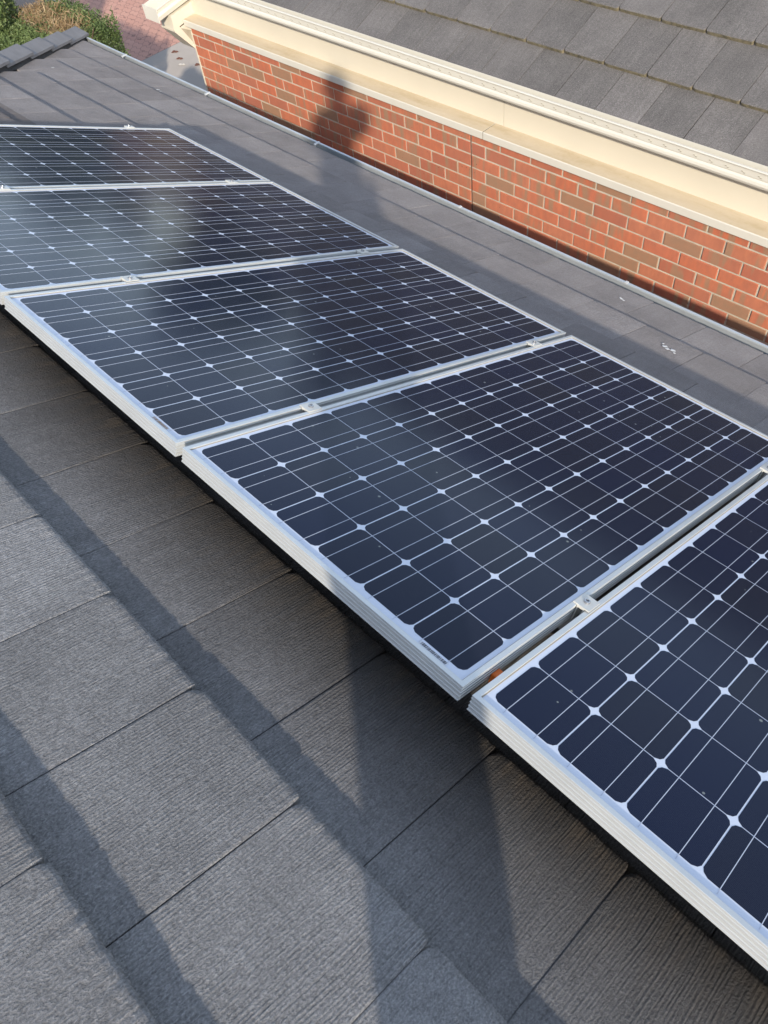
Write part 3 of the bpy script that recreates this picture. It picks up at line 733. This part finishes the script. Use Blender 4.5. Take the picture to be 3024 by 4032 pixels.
CT = (-7.62, 3.02)
root = tag(empty('conifer', (CT[0], CT[1], GZ)), 'dense green cypress at the upper left edge, left of the clipped hedge', 'tree')
bpy.context.view_layer.update()
b = MB(); rv = []; pts = []
for _ in range(38000):
    z = rgh.uniform(-3.7, 0.2); a = rgh.uniform(0, 2*pi); r0 = 0.62*min(1, (0.5-z)/1.5)**0.6
    f = 1+0.22*noise.noise(Vector((cos(a)*2.2, sin(a)*2.2, z*1.3)))+0.14*noise.noise(Vector((cos(a)*6, sin(a)*6, z*3)))
    r = r0*f*rgh.uniform(0.82, 1.0)
    p = Vector((CT[0]+r*cos(a), CT[1]+r*sin(a), z)); pts.append((p, 0.45+0.5*noise.noise(p*3.5)))
leaves(b, rv, pts, 0.045, rgh, 1.1)
hpart(b, 'crown', M_leaf, root, attrs={'rnd': ('POINT', 'FLOAT', rv), 'keep': ('POINT', 'FLOAT', rv)})
b = MB(); b.tube([(CT[0], CT[1], GZ), (CT[0], CT[1], -2), (CT[0], CT[1], 0.0)], [0.12, 0.09, 0.02], 10); hpart(b, 'trunk', M_bark, root)

# ------------------------------------------------------------------ unseen trees and house across the road, added for reflections in the panel glass
M_sleaf = leaf_mat('broad_street_leaves', (0.03, 0.05, 0.02), (0.06, 0.09, 0.035), (0.11, 0.13, 0.05))
M_strunk = simple('street_tree_bark', (0.16, 0.12, 0.09), 0.9, bump=0.01, bscale=12)
def reflection_tree(az, dist, h, rad, label, seed):
    rg = random.Random(seed); a = radians(az); x0, y0 = 3.0-sin(a)*dist, -0.4+cos(a)*dist
    root = tag(empty('reflection_tree', (x0, y0, GZ)), label, 'tree', 'trees added across the road for reflections')
    bpy.context.view_layer.update()
    b = MB(); rv = []; pts = []
    cl = [(Vector((x0+rg.gauss(0, rad*.5), y0+rg.gauss(0, rad*.5), GZ+h*rg.uniform(0.42, 0.88))), rad*rg.uniform(0.3, 0.55)) for _ in range(13)]
    for c, r in cl:
        for _ in range(420):
            d = Vector((rg.gauss(0, 1), rg.gauss(0, 1), rg.gauss(0, 0.8))).normalized(); p = c+d*r*rg.uniform(0.55, 1.05); pts.append((p, 0.45+0.3*noise.noise(p)))
    leaves(b, rv, pts, 0.34, rg, 0.1)
    hpart(b, 'crown', M_sleaf, root, attrs={'rnd': ('POINT', 'FLOAT', rv), 'keep': ('POINT', 'FLOAT', rv)})
    b = MB(); b.tube([(x0, y0, GZ), (x0+.1, y0, GZ+h*.3), (x0, y0+.1, GZ+h*.75)], [0.24, 0.17, 0.05], 10)
    for c, r in cl[:6]: b.tube([(x0, y0, GZ+h*.3), (c.x*.5+x0*.5, c.y*.5+y0*.5, GZ+h*.42), c], [0.1, 0.06, 0.02], 6)
    hpart(b, 'trunk', M_strunk, root)
reflection_tree(66, 27, 8.2, 3.0, 'broad unseen tree added across the road for reflections at the far left of the row', 41)
reflection_tree(58, 31, 7.2, 2.4, 'smaller rounded unseen tree added for reflections, left of the house across the road', 42)
reflection_tree(45, 27, 9.0, 2.6, 'tallest unseen tree added across the road for reflections, right of the house', 43)
reflection_tree(37, 33, 7.0, 2.6, 'low spreading unseen tree added across the road for reflections at the right end of the row', 44)
hx, hy = 3.0-sin(radians(52))*30, -0.4+cos(radians(52))*30
hs_ = tag(empty('reflection_house', (hx, hy, GZ)), 'tan rendered single storey house with brown hipped roof, unseen, added across the road for reflections', 'house')
bpy.context.view_layer.update()
b = MB(); b.box((hx-3, hy-5, GZ), (hx+3, hy+5, GZ+2.8)); hpart(b, 'wall', simple('tan_render', (0.42, 0.32, 0.22), 0.85), hs_)
b = MB(); b.add([(hx-3.5, hy-5.5, GZ+2.8), (hx+3.5, hy-5.5, GZ+2.8), (hx+3.5, hy+5.5, GZ+2.8), (hx-3.5, hy+5.5, GZ+2.8), (hx, hy-2.2, GZ+4.6), (hx, hy+2.2, GZ+4.6)],
    [(0,1,4), (1,2,5,4), (2,3,5), (3,0,4,5), (0,3,2,1)]); hpart(b, 'roof', simple('brown_roof_tile', (0.16, 0.09, 0.06), 0.85, bump=0.02, bscale=8), hs_)
for wy in (-3.0, 0.2, 3.2):
    b = MB(); b.box((hx+2.99, hy+wy-0.65, GZ+0.95), (hx+3.05, hy+wy+0.65, GZ+2.2)); wf = hpart(b, 'window', M_trim, hs_)
    b = MB(); b.box((hx+3.03, hy+wy-0.58, GZ+1.02), (hx+3.06, hy+wy+0.58, GZ+2.13)); hpart(b, 'pane', M_ink, wf)

# ------------------------------------------------------------------ small litter
def splat(name, pts3, T, mat, label, cat, group=None, seed=0):
    rg = random.Random(seed); b = MB()
    for (cx, cy, r) in pts3:
        n = 11; ring = [(cx+r*rg.uniform(0.5, 1.1)*cos(2*pi*i/n), cy+r*rg.uniform(0.5, 1.1)*sin(2*pi*i/n)) for i in range(n)]
        b.add([T(x, y, 0.0) for x, y in ring]+[T(cx, cy, 0.0016)], [(i, (i+1) % n, n) for i in range(n)])
    return tag(b.obj(name, mat), label, cat, group)
M_drop = simple('bird_dropping_white', (0.68, 0.66, 0.62), 0.8, var=0.05, scale=60)
def onroof(x, y):
    k = math.ceil((y-0.075)/TG); f = (y-(0.075+TG*(k-1)))/TG
    return ZT-0.0245+0.0245*f+0.0012
def RT(x, y, z): return RF(x, y, onroof(x, y)+0.0022+z)
splat('bird_dropping', [(2.548, 2.319, 0.014), (2.565, 2.308, 0.013), (2.585, 2.316, 0.014), (2.602, 2.300, 0.008), (2.53, 2.335, 0.007)], RT, M_drop, 'white splashed bird dropping on the eave tiles below the fourth panel', 'bird dropping', 'bird droppings on the tiles', 1)
splat('bird_dropping', [(2.146, 2.645, 0.010), (2.16, 2.64, 0.007), (2.135, 2.652, 0.006)], RT, M_drop, 'small white bird dropping on the last tile course beside the gutter', 'bird dropping', 'bird droppings on the tiles', 2)
splat('bird_dropping', [(-1.569, 2.519, 0.016), (-1.53, 2.51, 0.010)], RT, M_drop, 'pale bird dropping on a tile step between the far panel and the gutter', 'bird dropping', 'bird droppings on the tiles', 3)
splat('bird_dropping', [(-1.973, 1.973, 0.013)], RT, M_drop, 'white dot of bird dropping on the tiles near the hip caps', 'bird dropping', 'bird droppings on the tiles', 4)
M_dleaf = simple('dry_brown_leaf', (0.14, 0.055, 0.035), 0.8)
GTf = lambda x, y, z: Vector((x, y, GZ+0.004+z*12))
for i, (x, y, lab) in enumerate(((-8.25, 5.98, 'dark dry leaf on the concrete path close to the paver edge'), (-7.98, 5.88, 'dark curled leaf in the shaded part of the concrete path'), (-7.55, 5.92, 'reddish dry leaf on the sunlit part of the concrete path'), (-7.78, 5.78, 'pale dry leaf beside the shadow edge on the concrete path'))):
    splat('fallen_leaf', [(x, y, 0.045), (x+0.05, y+0.02, 0.03)], GTf, M_dleaf if i != 3 else M_kerb, lab, 'leaf', 'fallen leaves on the path', 30+i)

# ------------------------------------------------------------------ the photographer, whose shadow falls across the roof and the wall
SKIN = simple('skin', (0.50, 0.30, 0.21), 0.55, var=0.03)
SHIRT = simple('navy_work_shirt', (0.03, 0.045, 0.09), 0.85, var=0.1, scale=6)
TROU = simple('grey_work_trousers', (0.07, 0.07, 0.075), 0.85, var=0.1, scale=6)
HAIR = simple('dark_hair', (0.03, 0.02, 0.015), 0.7)
BOOT = simple('brown_boot_leather', (0.12, 0.07, 0.04), 0.6)
PHM = simple('phone_glass', (0.01, 0.01, 0.012), 0.1)
fw = Vector((-0.79, 0.61, 0)); rt = Vector((0.61, 0.79, 0)); up = Vector((0, 0, 1))
def skin(name, V, E, R, mat, parent, sub=2, root_i=0):
    me = bpy.data.meshes.new(name); me.from_pydata([tuple(v) for v in V], E, []); me.materials.append(mat)
    o = bpy.data.objects.new(name, me); COL.objects.link(o)
    if parent: o.parent = parent; o.matrix_parent_inverse = parent.matrix_world.inverted()
    md = o.modifiers.new('skin', 'SKIN'); md.use_smooth_shade = True
    for i, r in enumerate(R):
        sv = me.skin_vertices[0].data[i]; sv.radius = r if isinstance(r, tuple) else (r, r); sv.use_root = (i == root_i)
    ss = o.modifiers.new('sub', 'SUBSURF'); ss.levels = sub; ss.render_levels = sub
    return o
def roofz(X, Y): y = (Y-ZT*sS)/cS; return RF(0, y, onroof(0, y)).z
fx, fy = 4.15, -0.70
person = empty('person', (fx, fy, roofz(fx, fy)))
tag(person, 'person standing behind the camera taking the picture, in navy shirt and grey trousers', 'person')
bpy.context.view_layer.update()
B0 = Vector((fx, fy, 0))
z0 = roofz(fx, fy); HSC = 0.885
def W(f, r, z):
    r += 0.035*(1 if z-z0 > 1.3 else (-1.2 if z-z0 < 1.2 else 0)); return B0+fw*f+rt*r+up*(z0+(z-z0)*HSC if z > 0.3 else z)
fl = W(0.06, -0.062, 0); fr_ = W(-0.03, 0.035, 0)
zl, zr = roofz(fl.x, fl.y), roofz(fr_.x, fr_.y)
ph = CAMP - f_*0.03 + d_*0.055              # centre of the phone, behind the lens
hl = ph - r_*0.065 - f_*0.012 + d_*0.02; hr = ph + r_*0.065 - f_*0.012 + d_*0.02
sh = z0+1.43*HSC
V = [W(0, 0, z0+0.92), W(0.01, 0, z0+1.12), W(0.0, 0, z0+1.36), W(0.0, 0, z0+1.48), W(0.03, 0, z0+1.56), W(0.05, 0, z0+1.66), W(0.04, 0, z0+1.72)]
R = [(0.15, 0.11), (0.125, 0.095), (0.14, 0.095), (0.055, 0.055), (0.06, 0.065), (0.085, 0.10), (0.06, 0.07)]
E = [(0, 1), (1, 2), (2, 3), (3, 4), (4, 5), (5, 6)]
def chain(start, pts, rs):
    p = start
    for q, r in zip(pts, rs):
        V.append(Vector(q)); R.append(r); E.append((p, len(V)-1)); p = len(V)-1
    return p
for s, ft, zf in ((-1, fl, zl), (1, fr_, zr)):
    hip = W(0, 0.065*s+0.01, z0+0.86); kn = W(0.03, 0.055*s-0.01, z0+0.48); an = Vector((ft.x, ft.y, zf+0.09))
    chain(0, [hip, kn, an, an+fw*0.09-up*0.05, an+fw*0.17-up*0.06], [0.08, 0.054, 0.042, 0.036, 0.026])
hands = []
for s, hnd in ((-1, hl), (1, hr)):
    shp = W(0, 0.165*s, z0+1.43); el = shp.lerp(hnd, 0.5)+rt*0.035*s-up*0.13
    wr = hnd.lerp(el, 0.22)
    e = chain(2, [W(0, 0.11*s, z0+1.44), shp, el, wr, hnd.lerp(wr, 0.4)], [0.07, 0.058, 0.043, 0.028, (0.034, 0.018)]); hands.append((s, e, V[-1].copy(), hnd))
for s, e, palm, hnd in hands:
    for q, (off, L) in enumerate(((-0.024, 0.062), (-0.008, 0.070), (0.008, 0.066), (0.022, 0.052))):
        base_ = palm.lerp(hnd, 0.5)+d_*off; tip1 = ph+r_*(0.050*s)+d_*(off+0.02)-f_*0.012; tip2 = ph+r_*(0.034*s)+d_*(off+0.02)-f_*0.0085
        chain(e, [base_, tip1, tip2-r_*s*(L-0.06)], [0.0098, 0.0085, 0.0072])
    chain(e, [palm.lerp(hnd, 0.4)-d_*0.03-f_*0.02, ph+r_*(0.038*s)-d_*0.012-f_*0.022], [0.012, 0.0095])
skin('person_body', V, E, R, SKIN, person)
# clothes follow the same joints, a little larger
def sub_skin(name, idx_chains, grow, mat):
    VV, EE, RR = [], [], []; mp = {}
    for ch in idx_chains:
        for i in ch:
            if i not in mp: mp[i] = len(VV); VV.append(V[i]); r = R[i] if isinstance(R[i], tuple) else (R[i], R[i]); RR.append((r[0]+grow, r[1]+grow))
        EE += [(mp[a_], mp[b_]) for a_, b_ in zip(ch, ch[1:])]
    return skin(name, VV, EE, RR, mat, person)
sub_skin('trousers', [[0, 7, 8, 9], [0, 12, 13, 14]], 0.018, TROU)
sub_skin('shirt', [[1, 2], [2, 17, 18, 19], [2, 22, 23, 24]], 0.02, SHIRT)
for ft in (9, 14):
    sub = [V[ft]+fw*-0.05-up*0.05, V[ft]+fw*0.06-up*0.052, V[ft]+fw*0.19-up*0.055]
    skin('boot', sub, [(0, 1), (1, 2)], [(0.045, 0.042), (0.05, 0.042), (0.045, 0.032)], BOOT, person)
hc = W(0.025, 0, z0+1.665)
def ball(name, c, rad, mat, cut=None):
    bm = bmesh.new(); bmesh.ops.create_uvsphere(bm, u_segments=28, v_segments=18, radius=1)
    for v in bm.verts: v.co = c+fw*(v.co.x*rad[0])+rt*(v.co.y*rad[1])+up*(v.co.z*rad[2])
    if cut: bmesh.ops.delete(bm, geom=[v for v in bm.verts if cut(v.co)], context='VERTS')
    me = bpy.data.meshes.new(name); bm.to_mesh(me); bm.free(); me.materials.append(mat)
    me.polygons.foreach_set('use_smooth', [True]*len(me.polygons))
    o = bpy.data.objects.new(name, me); COL.objects.link(o); o.parent = person; o.matrix_parent_inverse = person.matrix_world.inverted(); return o
ball('hair', hc+up*0.015, (0.112, 0.092, 0.118), HAIR, lambda c: (c-hc).dot(fw) > 0.055 and (c-hc).z < 0.075 or (c-hc).z < -0.06)
for s in (-1, 1):
    ball('eye', W(0.128, 0.032*s, z0+1.645), (0.010, 0.013, 0.008), simple('eye_white', (0.7, 0.7, 0.7), 0.2))
    ball('ear', W(0.03, 0.088*s, z0+1.635), (0.02, 0.010, 0.032), SKIN)
ball('nose', W(0.140, 0, z0+1.625), (0.018, 0.013, 0.022), SKIN)
ball('mouth', W(0.125, 0, z0+1.580), (0.010, 0.024, 0.006), simple('lips', (0.40, 0.16, 0.13), 0.5))
b = MB(); cc = CAMP-f_*0.026+d_*0.055
def PT(u, v, w): return cc+r_*u+d_*v+f_*w
b.box((-0.036, -0.075, -0.004), (0.036, 0.075, 0.004), PT, bev=0.002); b.box((-0.015, -0.070, 0.004), (0.015, -0.040, 0.0055), PT)
tag(b.obj('mobile_phone', PHM), 'black mobile phone held up in both hands of the person behind the camera', 'phone')
